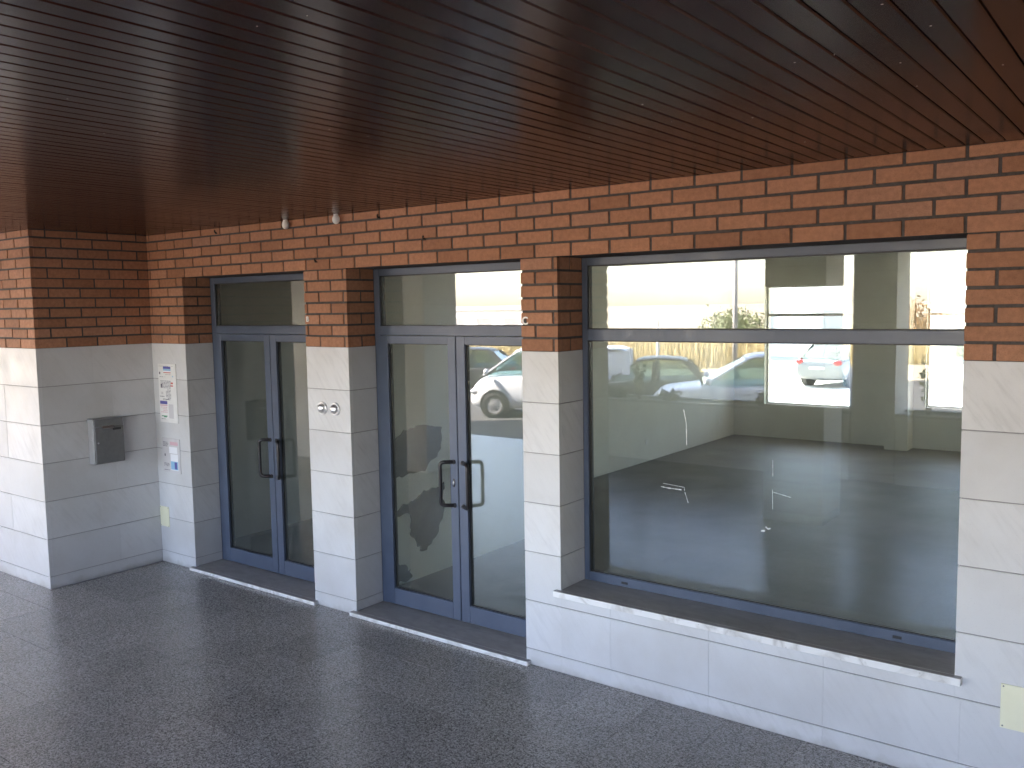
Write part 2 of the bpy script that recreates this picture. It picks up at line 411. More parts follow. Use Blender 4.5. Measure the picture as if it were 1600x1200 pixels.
# soffit of brown lacquered strips
SF = boxes('soffit', [(-14, 12, -7.95, -.001, ZT+.018, ZT+.06)], M['black'], B)
pitch = .0757; x = .200-pitch*110
n = 0; slat_list = []
while x < 8.5:
    slat_list.append(x); x += pitch
def slat_mesh(length):
    bm = bmesh.new(); hw = pitch/2-.0019
    sec = [(-hw, .016), (-hw, .004), (-hw+.004, 0), (hw-.004, 0), (hw, .004), (hw, .016)]
    a = [bm.verts.new((sx, -length/2, sz)) for sx, sz in sec]; b = [bm.verts.new((sx, length/2, sz)) for sx, sz in sec]
    bm.faces.new(a); bm.faces.new(b[::-1])
    for i in range(6): bm.faces.new((a[i], a[(i+1) % 6], b[(i+1) % 6], b[i]))
    return finish(bm, 'slat', M['slat'])
SM1, SM2 = slat_mesh(7.9-.004), slat_mesh(7.9+YP-.004)
for x in slat_list:
    c = x+pitch/2
    blocked = c < XI+pitch/2
    y0, y1 = -7.9, (YP-.003 if blocked else -.003)
    o = link('slat', SM2 if blocked else SM1, SF, (c, (y0+y1)/2, ZT+random.uniform(0, .0012)), (0, random.uniform(-.0015, .0015), 0))
boxes('wall_angle', [(XI+.001, XR, -.02, -.0035, ZT+.001, ZT+.003)], M['slat'], SF)

# upper storey, parapet, back and inner walls
boxes('upper_storey', [(-14, 12, -8.0, 11.4, ZT+.21, 13.5)], M['render'], B)  # unseen mass, height and rear overhang shaped to block the sun
boxes('added_end_wall', [(6.9, 7.1, -6.75, -.001, -.02, ZT+.017), (5.0, 12, -6.749, -6.5, -.02, ZT+.017)], M['render'], B)  # unseen walls added to cut the light from the right
boxes('fascia', [(-14, 12, -8.06, -7.951, ZT-.02, ZT+.42)], M['render'], B)
RX0, RX1, RY1 = -1.22, 6.3, 9.52
boxes('inner_wall', [(-.42, -.22, .335, 3.0, 0, 2.85), (-1.42, -.22, 3.001, 3.2, 0, 2.85), (-1.42, -1.22, 3.201, 9.8, 0, 2.85), (RX1, RX1+.2, .335, 9.8, 0, 2.85),
    (-2.75, -2.55, .335, 3.0, 0, 2.85), (-2.75, -1.421, 3.001, 3.2, 0, 2.85),
    (-1.219, -.71, RY1, RY1+.25, 0, 2.85), (.62, 1.68, RY1, RY1+.25, 0, 2.85), (5.8, RX1-.001, RY1, RY1+.25, 0, 2.85),
    (-.7095, .6195, RY1+.001, RY1+.249, 0, .53), (-.7095, .6195, RY1+.001, RY1+.249, 2.40, 2.85), (1.6805, 5.7995, RY1+.001, RY1+.249, 0, .60), (1.6805, 5.7995, RY1+.001, RY1+.249, 2.40, 2.85),
    (1.21, 1.525, 9.2, RY1-.001, 0, 2.849)], M['plaster'], B)
boxes('room_ceiling', [(-5.5, 6.5, .331, 9.77, 2.86, 3.0)], M['ceil'], B)
boxes('room_floor', [(-5.5, 6.5, .325, 9.77, STREET-.2, 0.0)], M['screed'], B)
boxes('back_fascia', [(-14, 12, 11.4, 11.45, ZT, ZT+.4)], M['render'], B)
# exposed cement where plaster came off beside the door
def scar(pts):
    bm = bmesh.new(); out = []
    for i, (a, b) in enumerate(zip(pts, pts[1:]+pts[:1])):
        for q in range(6):
            t = q/6; y = a[0]+(b[0]-a[0])*t; z = a[1]+(b[1]-a[1])*t
            out.append((-.2195, y+random.uniform(-.018, .018), max(z+random.uniform(-.018, .018), .004)))
    prism(bm, out, (1, 0, 0), .006)
    return link('bare_cement_patch', finish(bm, 'bare_cement_patch', M['scar']), B)
scar([(.60, 1.16), (.82, 1.225), (1.03, 1.235), (1.19, 1.18), (1.18, 1.01), (.99, .87), (.60, .85)])
scar([(.57, .60), (.80, .63), (.95, .69), (1.19, .72), (1.20, .50), (1.10, .30), (.93, .20), (.80, .35), (.80, .55), (.57, .55)])
scar([(.54, .30), (.60, .20), (.75, .12), (.80, .02), (.54, .02)])
for yy in (6.53, 8.97):
    s = boxes('socket_plate', [(-1.2195, -1.209, yy-.04, yy+.04, .235, .315)], M['white'], B, bev=.002)

# ------------------------------------------------------------ doors
def gasket(bm, x0, x1, z0, z1, y0, y1, w=.007):
    add_box(bm, x0, x0+w, y0, y1, z0, z1); add_box(bm, x1-w, x1, y0, y1, z0, z1)
    add_box(bm, x0+w+.0002, x1-w-.0002, y0, y1, z0, z0+w); add_box(bm, x0+w+.0002, x1-w-.0002, y0, y1, z1-w, z1)
def bent_handle(door, xm, side, z0, z1, yf):
    """cranked bar pull: side = -1 leans left, +1 leans right"""
    o, q, r = .078*side, .052, .0105
    bm = bmesh.new(); pts = []
    A, Bz = Vector((xm, yf, z1)), Vector((xm, yf, z0)); d = Vector((o, -q, 0))
    rad = .028; dn = d.normalized()
    pts = [A, A+d-dn*rad]
    for k in range(1, 6):
        t = k/6*math.pi/2; pts.append(A+d-dn*rad*(1-math.sin(t))+Vector((0, 0, -rad*(1-math.cos(t)))))
    pts.append(A+d+Vector((0, 0, -rad)))
    pts.append(Bz+d+Vector((0, 0, rad)))
    for k in range(1, 6):
        t = k/6*math.pi/2; pts.append(Bz+d-dn*rad*(1-math.cos(t))+Vector((0, 0, rad*(1-math.sin(t)))))
    pts += [Bz+d-dn*rad, Bz]
    tube(bm, pts, r*1.25, 12)
    h = link('handle', finish(bm, 'handle', M['handle'], True), door)
    bm = bmesh.new()
    bm.free()
    for p in (A, Bz):
        bm = bmesh.new(); lathe(bm, [(.017, .0005), (.017, .006), (.013, .010)], p, (0, -1, 0), 14); link('handle_rose', finish(bm, 'handle_rose', M['handle']), door)
def door(x0, x1, name, label, lockside):
    zb = .031
    D = boxes(name, [(x0+.001, x0+.055, .258, .318, zb, ZL-.003), (x1-.055, x1-.001, .258, .318, zb, ZL-.003),
        (x0+.0555, x1-.0555, .258, .318, 2.392, ZL-.003), (x0+.0555, x1-.0555, .256, .318, 1.975, 2.040)], M['frame'], B, bev=.002)
    D['label'] = label
    mid = (x0+x1)/2+.018
    for a, b, nm in ((x0+.058, mid-.002, 0), (mid+.002, x1-.058, 1)):
        st = .072
        L = boxes('door_leaf', [(a, a+st, .250, .302, zb+.006, 1.972), (b-st, b, .250, .302, zb+.006, 1.972),
            (a+st+.0004, b-st-.0004, .2505, .302, 1.918, 1.972), (a+st+.0004, b-st-.0004, .2505, .302, zb+.006, .155)], M['frame'], D, bev=.0018)
        bm = bmesh.new(); gasket(bm, a+st-.001, b-st+.001, .154, 1.919, .268, .290); link('gasket', finish(bm, 'gasket', M['black']), D)
        box('glass_pane', a+st+.001, b-st-.001, .276, .282, .156, 1.917, M['glass'], D)
        if nm == 0:   # astragal strip beside the meeting joint
            box('meeting_strip', b-.016, b-.001, .246, .2495, zb+.01, 1.965, M['frame'], D, bev=.001)
    bm = bmesh.new(); gasket(bm, x0+.054, x1-.054, 2.039, 2.393, .268, .290); link('gasket', finish(bm, 'gasket', M['black']), D)
    box('glass_pane', x0+.056, x1-.056, .276, .282, 2.041, 2.391, M['glass'], D)
    bent_handle(D, mid-.040, -1, .832, 1.128, .250); bent_handle(D, mid+.040, 1, .832, 1.128, .250)
    # lock cylinder in its rosette
    lx = mid-.042 if lockside < 0 else mid+.042
    bm = bmesh.new(); bmesh.ops.create_uvsphere(bm, u_segments=16, v_segments=8, radius=1)
    for v in bm.verts: v.co = Vector((lx+v.co.x*.012, .249+v.co.y*.004, .985+v.co.z*.030))
    link('lock_rosette', finish(bm, 'lock_rosette', M['handle'], True), D)
    bm = bmesh.new(); bmesh.ops.create_uvsphere(bm, u_segments=14, v_segments=8, radius=1)
    for v in bm.verts: v.co = Vector((lx+v.co.x*.006, .2455+v.co.y*.004, .985+v.co.z*.016))
    link('lock_cylinder', finish(bm, 'lock_cylinder', M['steel'], True), D)
    bm = bmesh.new(); add_box(bm, x0-.035, x1+.035, -.042, -.0015, .0006, .0288, .002); add_box(bm, x0+.0006, x1-.0006, -.0012, .33, .0006, .0288)
    link('threshold', finish(bm, 'threshold', M['marble']), D)
    return D
door(XB0, XB1, 'double_door', 'blue-grey glazed double door beside the letter B', 1)
door(XC0, XC1, 'double_door', 'blue-grey glazed double door beside the letter C', -1)

# ------------------------------------------------------------ big window
def window():
    x0, x1, zb = XW0, XW1, .5015
    W = boxes('shop_window', [(x0+.001, x0+.036, .258, .318, zb, ZL-.003), (x1-.036, x1-.001, .258, .318, zb, ZL-.003),
        (x0+.0365, x1-.0365, .258, .318, 2.395, ZL-.003), (x0+.0365, x1-.0365, .256, .318, 1.955, 2.020), (x0+.0365, x1-.0365, .258, .318, zb, .556)], M['frame'], B, bev=.002)
    W['label'] = 'large shop window with a fixed light over one wide pane'
    bm = bmesh.new(); gasket(bm, x0+.035, x1-.035, 2.019, 2.396, .268, .290); gasket(bm, x0+.035, x1-.035, .555, 1.956, .268, .290)
    link('gasket', finish(bm, 'gasket', M['black']), W)
    box('glass_pane', x0+.037, x1-.037, .276, .282, .557, 1.954, M['winglass'], W)
    box('glass_pane', x0+.037, x1-.037, .276, .282, 2.021, 2.394, M['winglass'], W)
    bm = bmesh.new(); add_box(bm, x0-.034, x1+.030, -.036, -.0015, .4655, .5008, .0015); add_box(bm, x0+.0006, x1-.0006, -.0012, .33, .4655, .5008)
    link('window_sill', finish(bm, 'window_sill', M['marble']), W)
    for xx in (2.025, 3.543): box('drain_cap', xx-.021, xx+.021, .2535, .2585, .518, .532, M['black'], W, bev=.001)
    # left-over tape strokes and a pale upright streak on the pane
    def stroke(pts, wd):
        bm = bmesh.new()
        for (a, b), (c, d) in zip(pts, pts[1:]):
            n = 4; v = Vector((c-a, 0, d-b)); L = v.length; t = v/L; s = Vector((-t.z, 0, t.x))
            for q in range(n):
                f0, f1 = q/n, (q+.9)/n; ww = wd*random.uniform(.35, 1)
                p0 = Vector((a, .2758, b))+v*f0; p1 = Vector((a, .2758, b))+v*f1
                prism(bm, [p0-s*ww/2, p1-s*ww/2, p1+s*ww/2, p0+s*ww/2], (0, -1, 0), .0006)
        link('tape_and_streak', finish(bm, 'tape_and_streak', M['tape']), W)
    stroke([(2.270, 1.146), (2.40, 1.137), (2.402, 1.118)], .004); stroke([(2.255, 1.126), (2.30, 1.122), (2.385, 1.121)], .007); stroke([(2.404, 1.11), (2.425, 1.05)], .003)
    stroke([(2.907, 1.337), (2.908, 1.25)], .004); stroke([(2.907, 1.18), (2.909, 1.075)], .004); stroke([(2.912, 1.168), (3.008, 1.150)], .003)
    stroke([(2.847, .952), (2.868, .955)], .014); stroke([(2.872, .977), (2.885, .966), (2.898, .972)], .007)
    stroke([(2.397, 1.575), (2.412, 1.50), (2.415, 1.376)], .006)  # the pale upright streak
    return W
window()
# back windows of the room
def backwin(x0, x1, z0, z1):
    e = .022
    W = boxes('back_window', [(x0+.001, x0+e, RY1+.1, RY1+.16, z0+.001, z1-.001), (x1-e, x1-.001, RY1+.1, RY1+.16, z0+.001, z1-.001), (x0+e+.0005, x1-e-.0005, RY1+.1, RY1+.16, z0+.001, z0+e),
        (x0+e+.0005, x1-e-.0005, RY1+.1, RY1+.16, z1-e, z1-.001), (x0+e+.0005, x1-e-.0005, RY1+.1, RY1+.16, 1.925, 1.97)], M['white'], B)
    box('glass_pane', x0+e+.001, x1-e-.001, RY1+.127, RY1+.133, z0+e+.002, 1.924, M['glass'], W); box('glass_pane', x0+e+.001, x1-e-.001, RY1+.127, RY1+.133, 1.971, z1-e-.002, M['glass'], W)
backwin(-.71, .62, .53, 2.40); backwin(1.68, 5.8, .60, 2.40)  # second one widened out of view to brighten the room

# ------------------------------------------------------------ things fixed to the front
# mailbox
mb = thing('mailbox', 'dark grey metal letterbox on the stone side of the projecting wall', 'mailbox', loc=(XI+.0008, -.474, .945))
box('case', 0, .094, -.125, .125, 0, .368, M['boxside'], mb, bev=.002)
dr = box('door', .0945, .108, -.118, .121, .006, .300, M['box'], mb, bev=.002)
fp = box('flap', .0945, .104, -.118, .121, .304, .362, M['box'], mb, bev=.003)
bm = bmesh.new(); prism(bm, [(.104, -.06, .302), (.124, -.06, .288), (.124, .03, .288), (.104, .03, .302)], (0, 0, 1), .004)
link('highlight_lip', finish(bm, 'highlight_lip', M['steel']), mb)  # bright steel lip enlarged to give the slot its highlight
box('name_plate', .1085, .1105, .028, .098, .268, .286, M['black'], mb)
bm = bmesh.new(); lathe(bm, [(.007, 0), (.007, .004), (.004, .006)], (.108, -.098, .175), (1, 0, 0), 14); link('lock', finish(bm, 'lock', M['steel'], False), mb)
box('hinge_rod', .0945, .099, -.1245, -.1195, .004, .362, M['steel'], mb)
bm = bmesh.new(); lathe(bm, [(.006, 0), (.006, .004)], (.055, -.1252, .20), (0, -1, 0), 12); link('rivet', finish(bm, 'rivet', M['steel']), mb)

# notice panels and cover plates on the narrow pier
def panel(name, label, cat, x0, x1, z0, z1, m, t=.006):
    o = thing(name, label, cat, loc=((x0+x1)/2, -.0012, z0)); w, h = x1-x0, z1-z0
    box('board', -w/2, w/2, -t, 0, 0, h, m, o, bev=.001)
    def pr(u0, u1, v0, v1, mm, nm='print', d=.0007):      # u from left, v from the top, as fractions
        return box(nm, -w/2+w*u0, -w/2+w*u1, -t-d, -t-.0001, h*(1-v1), h*(1-v0), M[mm], o)
    def lines(u0, u1, v0, v1, n, mm='ink'):
        b = bmesh.new()
        for q in range(n):
            zc = h*(1-(v0+(v1-v0)*(q+.5)/n)); hh = h*(v1-v0)/n*.22; uu = u0
            while uu < u1-.02:
                l = random.uniform(.03, .12); e = min(uu+l, u1)
                if random.random() < .85: add_box(b, -w/2+w*uu, -w/2+w*e, -t-.0006, -t-.0001, zc-hh, zc+hh)
                uu = e+.02
        link('print', finish(b, 'print', M[mm]), o)
    return o, pr, lines
o, pr, ln = panel('notice_board', 'tall white notice board with coloured print on the narrow stone pier', 'notice', -2.357, -2.095, 1.230, 1.728, M['white'])
pr(.30, .72, .045, .085, 'blue'); pr(.30, .72, .088, .115, 'cyan'); pr(.31, .72, .117, .14, 'paper'); pr(.31, .72, .142, .155, 'red')
ln(.06, .85, .035, .045, 1); ln(.42, .72, .175, .185, 1); pr(.06, .13, .14, .18, 'ink'); ln(.08, .40, .215, .23, 1); pr(.80, .85, .20, .22, 'cyan')
ln(.12, .70, .28, .42, 6); pr(.12, .22, .34, .40, 'ink'); pr(.70, .82, .31, .34, 'red'); pr(.68, .82, .36, .38, 'red'); ln(.40, .68, .43, .62, 8); pr(.14, .24, .48, .52, 'pale'); ln(.06, .30, .545, .57, 1); ln(.22, .55, .59, .625, 2)
pr(.04, .45, .635, .69, 'blue'); pr(.04, .45, .70, .72, 'pink'); ln(.08, .44, .73, .84, 4, 'pink'); pr(.10, .42, .885, .90, 'green'); pr(.22, .38, .90, .915, 'green'); ln(.08, .30, .935, .97, 2)
pr(.52, .78, .685, .925, 'pale'); ln(.54, .76, .70, .91, 9)
o, pr, ln = panel('notice_board', 'low grey board with a white and blue leaflet pinned to it', 'notice', -2.351, -2.091, .800, 1.094, M['pale'])
ln(.06, .36, .10, .25, 4); pr(.46, .9, .09, .19, 'pink'); ln(.5, .88, .11, .17, 2, 'red'); lf = pr(.40, .86, .24, .43, 'paper', 'leaflet', .0011); ln(.45, .82, .28, .41, 3)
pr(.46, .88, .45, .92, 'paper', 'leaflet', .0012); pr(.47, .87, .66, .90, 'cyan', 'print', .0016); pr(.68, .82, .68, .88, 'blue', 'print', .0019); pr(.12, .18, .46, .53, 'ink'); ln(.08, .38, .72, .83, 3); ln(.08, .42, .91, .95, 1)
def plate(label, x0, x1, z0, z1, ins):
    o = thing('cover_plate', label, 'plate', loc=((x0+x1)/2, -.0012, z0)); w, h = x1-x0, z1-z0
    box('plate', -w/2, w/2, -.005, 0, 0, h, M['cream'], o, bev=.001)
    for sx in (-1, 1):
        for zz in (ins, h-ins):
            b = bmesh.new(); lathe(b, [(.0035, 0), (.0035, .0015), (.002, .0022)], (sx*(w/2-ins), -.0051, zz), (0, -1, 0), 10); link('screw', finish(b, 'screw', M['box']), o)
plate('small blank cream cover plate low on the narrow pier', -2.437, -2.306, .316, .490, .008)
plate('blank cream cover plate low on the wall beside the window sill', 4.030, 4.28, .314, .510, .010)

# domed bell pushes on the pier between the doors
for xx, lb in ((-.285, 'round satin metal dome nearer the B door'), (-.151, 'round satin metal dome nearer the C door')):
    o = thing('bell_dome', lb+' on the pier', 'bell', 'pair of metal domes', loc=(xx, -.0012, 1.462))
    b = bmesh.new(); lathe(b, [(.047, 0), (.047, .006), (.043, .010), (.037, .010)], (0, 0, 0), (0, -1, 0), 32); link('collar', finish(b, 'collar', M['chrome'], False), o)
    b = bmesh.new(); prof = [(.0355*math.cos(t), .010+.026*math.sin(t)) for t in [i*math.pi/2/9 for i in range(10)]]
    lathe(b, prof, (0, 0, 0), (0, -1, 0), 32); link('dome', finish(b, 'dome', M['chrome'], True), o)

# letters
def letter(ch, x, z, h):
    o = thing('house_letter', 'small white letter %s on the brick beside its door' % ch, 'letter', loc=(x, -.0022, z-h/2))
    cu = bpy.data.curves.new('t', 'FONT'); cu.body = ch; cu.size = h/.70; cu.extrude = .0015; cu.align_x = 'CENTER'; cu.offset = .0012
    t = bpy.data.objects.new('t', cu); COL.objects.link(t)
    dg = bpy.context.evaluated_depsgraph_get(); me = bpy.data.meshes.new_from_object(t.evaluated_get(dg)); bpy.data.objects.remove(t)
    me.materials.clear(); me.materials.append(M['lampw'])
    link('glyph', me, o, (0, -.0045, .003), (R(90), 0, 0))
    box('spacer', -h*.20, h*.20, -.0028, 0, .004, h*.8, M['black'], o)
letter('B', -.406, 2.094, .036); letter('C', 1.519, 2.076, .044)

# little opal lamps hanging at the top of the brickwork
for xx, lb in ((-.574, 'small white oval bulb under the soffit above the B door edge'), (-.041, 'small white oval bulb under the soffit above the C door edge')):
    o = thing('soffit_bulb', lb, 'lamp', 'pair of small white bulbs', loc=(xx, -.035, ZT))
    b = bmesh.new(); bmesh.ops.create_uvsphere(b, u_segments=18, v_segments=12, radius=1)
    for v in b.verts: v.co = Vector((v.co.x*.026, v.co.y*.026, -.034+v.co.z*.032))
    link('bulb', finish(b, 'bulb', M['lampw'], True), o)
    b = bmesh.new(); lathe(b, [(.016, 0.002), (.016, -.008)], (0, 0, 0), (0, 0, 1), 14); link('cap', finish(b, 'cap', M['lampw']), o)
# rusty hooks left in the joints
for xx, zz, lb in ((.335, 2.763, 'dark hook stub in the top brick course under the soffit'), (.735, 2.600, 'dark hook stub in the brick above the C door'),
        (-.299, 2.505, 'dark hook stub in the brick above the pier with the domes'), (-1.452, 2.775, 'dark hook stub in the top course above the B door')):
    o = thing('wall_hook', lb, 'hook', 'hook stubs in the brickwork', loc=(xx, -.001, zz))
    b = bmesh.new(); tube(b, [(0, .01, 0), (0, -.012, .0), (.004, -.018, .008), (.006, -.016, .018)], .005, 8); link('stem', finish(b, 'stem', M['scar']), o)
    box('foot', -.012, .012, -.004, .001, -.012, -.004, M['scar'], o)

# ------------------------------------------------------------ columns of the arcade
def column(x0, x1, y0, y1, label):
    o = thing('arcade_column', label, 'column', 'arcade columns', loc=((x0+x1)/2, (y0+y1)/2, 0)); wx, wy = (x1-x0)/2, (y1-y0)/2
    box('core', -wx+.008, wx-.008, -wy+.008, wy-.008, -.02, ZT+.017, M['joint'], o)
    z = 0.0; k = 0
    for z1 in [P+S*i for i in range(10)]+[ZT-.001]:
        if z1-z < .02: continue
        box('stone_slab', -wx, wx, -wy, wy, z+.003, min(z1, ZT-.001)-.003, M['stone'], o, bev=.002); z = z1
column(-1.47, -.895, -4.30, -3.70, 'stone clad arcade column facing the pier with the letter C')
column(1.32, 1.91, -4.25, -3.70, 'stone clad arcade column opposite the middle of the shop window')
column(-7.3, -3.21, -4.35, -3.70, 'wide stone clad arcade pier opposite the projecting wall')
column(1.46, 1.95, -6.74, -6.15, 'outer stone clad column rising between two planters at the street edge')
column(-8.1, -7.5, -6.7, -6.1, 'outer stone clad column at the street edge near the van')

# planters with shrubs
def planter(x0, x1, label):
    o = thing('planter', label, 'planter', 'planters along the street edge', loc=((x0+x1)/2, -6.42, 0)); w = (x1-x0)/2
    t = .07
    boxes('wall', [(-w, w, .23, .23+t, .001, .80), (-w, w, -.30, -.30+t, .001, .80), (-w, -w+t, -.2295, .2295, .001, .80), (w-t, w, -.2295, .2295, .001, .80)], M['render'], o)
    boxes('coping', [(-w-.02, w+.02, .21, .32, .8005, .83), (-w-.02, w+.02, -.32, -.21, .8005, .83)], M['concrete'], o)
    boxes('soil', [(-w+t+.001, w-t-.001, -.229, .229, .001, .74)], M['soil'], o)
planter(-2.35, 1.44, 'long white rendered planter between the column and the steps')
planter(1.97, 4.98, 'white rendered planter right of the outer column')
def leaf_quad(bm, c, s, d):
    a = d.orthogonal().normalized(); b = d.cross(a).normalized(); ang = random.uniform(0, 6.28); a, b = a*math.cos(ang)+b*math.sin(ang), b*math.cos(ang)-a*math.sin(ang)
    bm.faces.new([bm.verts.new(c+a*s), bm.verts.new(c+b*s*.45), bm.verts.new(c-a*s), bm.verts.new(c-b*s*.45)])
def rv(): return Vector((random.gauss(0, 1), random.gauss(0, 1), random.gauss(0, 1))).normalized()
def shrub(x, y, h, spread, n, label):
    o = thing('shrub', label, 'shrub', 'plants in the planters', loc=(x, y, .735)); bs = bmesh.new(); bl = bmesh.new()
    for q in range(n):
        a = random.uniform(0, 6.28); tip = Vector((math.cos(a)*spread*random.uniform(.3, 1), math.sin(a)*spread*.6*random.uniform(.3, 1), h*random.uniform(.6, 1)))
        pts = [Vector((0, 0, 0)).lerp(tip, t)+Vector((0, 0, .08*h*math.sin(t*3.1)))+rv()*.012*t for t in (0, .33, .66, 1)]
        tube(bs, pts, [.007, .005, .004, .002], 5)
        for q2 in range(22):
            t = random.uniform(.25, 1); i = min(int(t*3), 2); c = pts[i].lerp(pts[i+1], t*3-i)+rv()*.04; leaf_quad(bl, c, random.uniform(.02, .045), rv())
    link('stem', finish(bs, 'stem', M['bark']), o); link('leaves', finish(bl, 'leaves', M['leaf']), o)
for a in ((-1.57, -6.42, .62, .16, 9, 'upright bushy shrub in the long planter'), (-1.95, -6.45, .22, .25, 8, 'low spreading plant at the end of the long planter'), (-1.05, -6.40, .22, .24, 9, 'low clump beside the upright shrub in the long planter'),
        (.50, -6.45, .72, .22, 10, 'tallest leaning shrub near the middle of the long planter'), (.20, -6.42, .30, .16, 6, 'small sprig beside the tallest shrub'), (2.25, -6.42, .68, .22, 5, 'thin twiggy shrub by the outer column'), (3.4, -6.40, .3, .25, 8, 'low plant in the planter right of the outer column')): shrub(*a)

# ------------------------------------------------------------ vehicles
def car(name, label, paint, origin, h, L=4.1, Wd=1.74, height=1.46, belt=.92, hood=.86, ws=(.62, .02), rear=(-1.25, -1.85), wheel_x=(1.28, -1.25), wr=.315, van=False, group='parked cars'):
    """local x forward; ws = (windscreen base x, roof front x); rear = (roof end x, rear base x)"""
    rz = math.atan2(h.y, h.x)
    o = thing(name, label, 'van' if van else 'car', group, loc=(origin[0], origin[1], STREET+.007), rz=rz)
    hw = Wd/2; nose, tailx = L/2, -L/2
    st = [(nose, .36, .58, .62), (nose-.06, .24, .70, .78), (nose-.25, .20, hood-.08, .90), (nose-.6, .19, hood-.02, .97), (ws[0]+.05, .19, belt-.02, 1), (0, .19, belt, 1), (rear[1]+.3, .19, belt+.02, 1), (tailx+.25, .22, belt, .96), (tailx+.06, .26, belt-.06, .90), (tailx, .36, .70, .80)]
    bm = bmesh.new(); rings = []
    for x, zl, zt, k in st:
        w_ = hw*k
        sec = [(w_*.80, zl), (w_*.97, zl+.10), (w_, (zl+zt)/2), (w_*.965, zt-.08), (w_*.85, zt), (w_*.4, zt+.015), (-w_*.4, zt+.015), (-w_*.85, zt), (-w_*.965, zt-.08), (-w_, (zl+zt)/2), (-w_*.97, zl+.10), (-w_*.80, zl)]
        rings.append([bm.verts.new((x, a, b)) for a, b in sec])
    n = len(rings[0])
    for A, Bq in zip(rings, rings[1:]):
        for k in range(n): bm.faces.new((A[k], A[(k+1) % n], Bq[(k+1) % n], Bq[k]))
    bm.faces.new(rings[0]); bm.faces.new(rings[-1][::-1])
    body = link('body', finish(bm, 'body', paint, True), o); sm = body.modifiers.new('s', 'SUBSURF'); sm.levels = sm.render_levels = 2
    rw = hw*.74 if not van else hw*.86; bw = hw*.93
    zr = height
    # roof skin
    bm = bmesh.new(); rr = []
    for x, z, k in [(ws[1]+.02, zr-.075, .97), (ws[1]-.18, zr-.02, 1), ((ws[1]+rear[0])/2, zr, 1), (rear[0]+.15, zr-.03, .98), (rear[0]-.03, zr-.075, .95)]:
        rr.append([bm.verts.new((x, a*rw*k, z+b)) for a, b in ((1, -.03), (.9, .01), (.5, .03), (-.5, .03), (-.9, .01), (-1, -.03), (-.9, -.045), (.9, -.045))])
    for A, Bq in zip(rr, rr[1:]):
        for k in range(8): bm.faces.new((A[k], A[(k+1) % 8], Bq[(k+1) % 8], Bq[k]))
    bm.faces.new(rr[0]); bm.faces.new(rr[-1][::-1]); link('roof', finish(bm, 'roof', paint, True), o)
    zt = zr-.09
    def side(x, t, s):     # point on side glass plane, t 0 belt .. 1 roof
        return Vector((x, s*(bw+(rw*.985-bw)*t), belt-.03+(zt-(belt-.03))*t))
    bp_ = -.35 if not van else .05
    for s in (1, -1):
        bm = bmesh.new()
        for (xa, xb, wd) in ((ws[0], ws[1], .07), (bp_, bp_-.04, .09), (rear[1]+.12, rear[0], .20)):
            prism(bm, [side(xa+wd/2, 0, s), side(xb+wd/2, 1, s), side(xb-wd/2, 1, s), side(xa-wd/2, 0, s)], (0, -s, .1), .05)
        link('pillar', finish(bm, 'pillar', paint if not van else paint), o)
        fr = [side(ws[0]-.05, .03, s), side(ws[1]-.04, .97, s), side(bp_+.02, .97, s), side(bp_+.05, .03, s)]
        re = [side(bp_-.05, .03, s), side(bp_-.08, .97, s), side(rear[0]+.08, .97, s), side(rear[1]+.24, .03, s)]
        inn = Vector((0, -s*.012, 0))
        for k, q in enumerate((fr, re)):
            bm = bmesh.new(); prism(bm, [p+inn for p in q], (0, -s, 0), .006)
            link('side_window' if not (van and k) else 'side_panel', finish(bm, 'side_window', M['autoglass'] if not (van and k) else paint), o)
        b = bmesh.new(); bmesh.ops.create_uvsphere(b, u_segments=12, v_segments=8, radius=1)
        for v in b.verts: v.co = Vector((ws[0]-.12+v.co.x*.06, s*(hw+.08)+v.co.y*.10, belt+.08+v.co.z*.075))
        link('mirror', finish(b, 'mirror', paint, True), o)
        b = bmesh.new(); bmesh.ops.create_uvsphere(b, u_segments=12, v_segments=8, radius=1)
        for v in b.verts: v.co = Vector((nose-.20+v.co.x*.17, s*(hw*.74)+v.co.y*.13, .66+v.co.z*.075))
        link('headlight', finish(b, 'headlight', M['lens'], True), o)
        b = bmesh.new(); bmesh.ops.create_uvsphere(b, u_segments=12, v_segments=8, radius=1)
        for v in b.verts: v.co = Vector((tailx+.10+v.co.x*.10, s*(hw*.76)+v.co.y*.15, .82+v.co.z*.09))
        link('tail_light', finish(b, 'tail_light', M['tail'], True), o)
        for xw in wheel_x:
            b = bmesh.new(); lathe(b, [(wr*1.16, -.20), (wr*1.16, .004)], (xw, s*(hw-.012), wr+.03), (0, s, 0), 28); link('wheel_arch', finish(b, 'wheel_arch', M['black']), o)
            b = bmesh.new(); lathe(b, [(wr*.55, -.18), (wr*.96, -.18), (wr, -.15), (wr, -.02), (wr*.93, .010), (wr*.66, .012), (wr*.62, .0)], (xw, s*(hw+.002), wr), (0, s, 0), 28)
            wl = link('wheel', finish(b, 'wheel', M['tyre'], True), o)
            b = bmesh.new(); lathe(b, [(wr*.64, -.02), (wr*.62, .006), (wr*.50, -.004), (wr*.15, .010), (wr*.05, .012)], (xw, s*(hw+.008), wr), (0, s, 0), 20); link('rim', finish(b, 'rim', M['rim']), wl)
        b = bmesh.new(); add_box(b, .1, .24, s*(hw+.001)-.012, s*(hw+.001)+.012, belt-.20, belt-.17, .004); link('door_handle', finish(b, 'door_handle', paint), o)
    y0, y1 = bw*.95, rw*.93
    bm = bmesh.new(); prism(bm, [(ws[0]+.03, -y0, belt-.01), (ws[0]+.03, y0, belt-.01), (ws[1]+.02, y1, zt), (ws[1]+.02, -y1, zt)], (-1, 0, -1), .006); link('windscreen', finish(bm, 'windscreen', M['autoglass']), o)
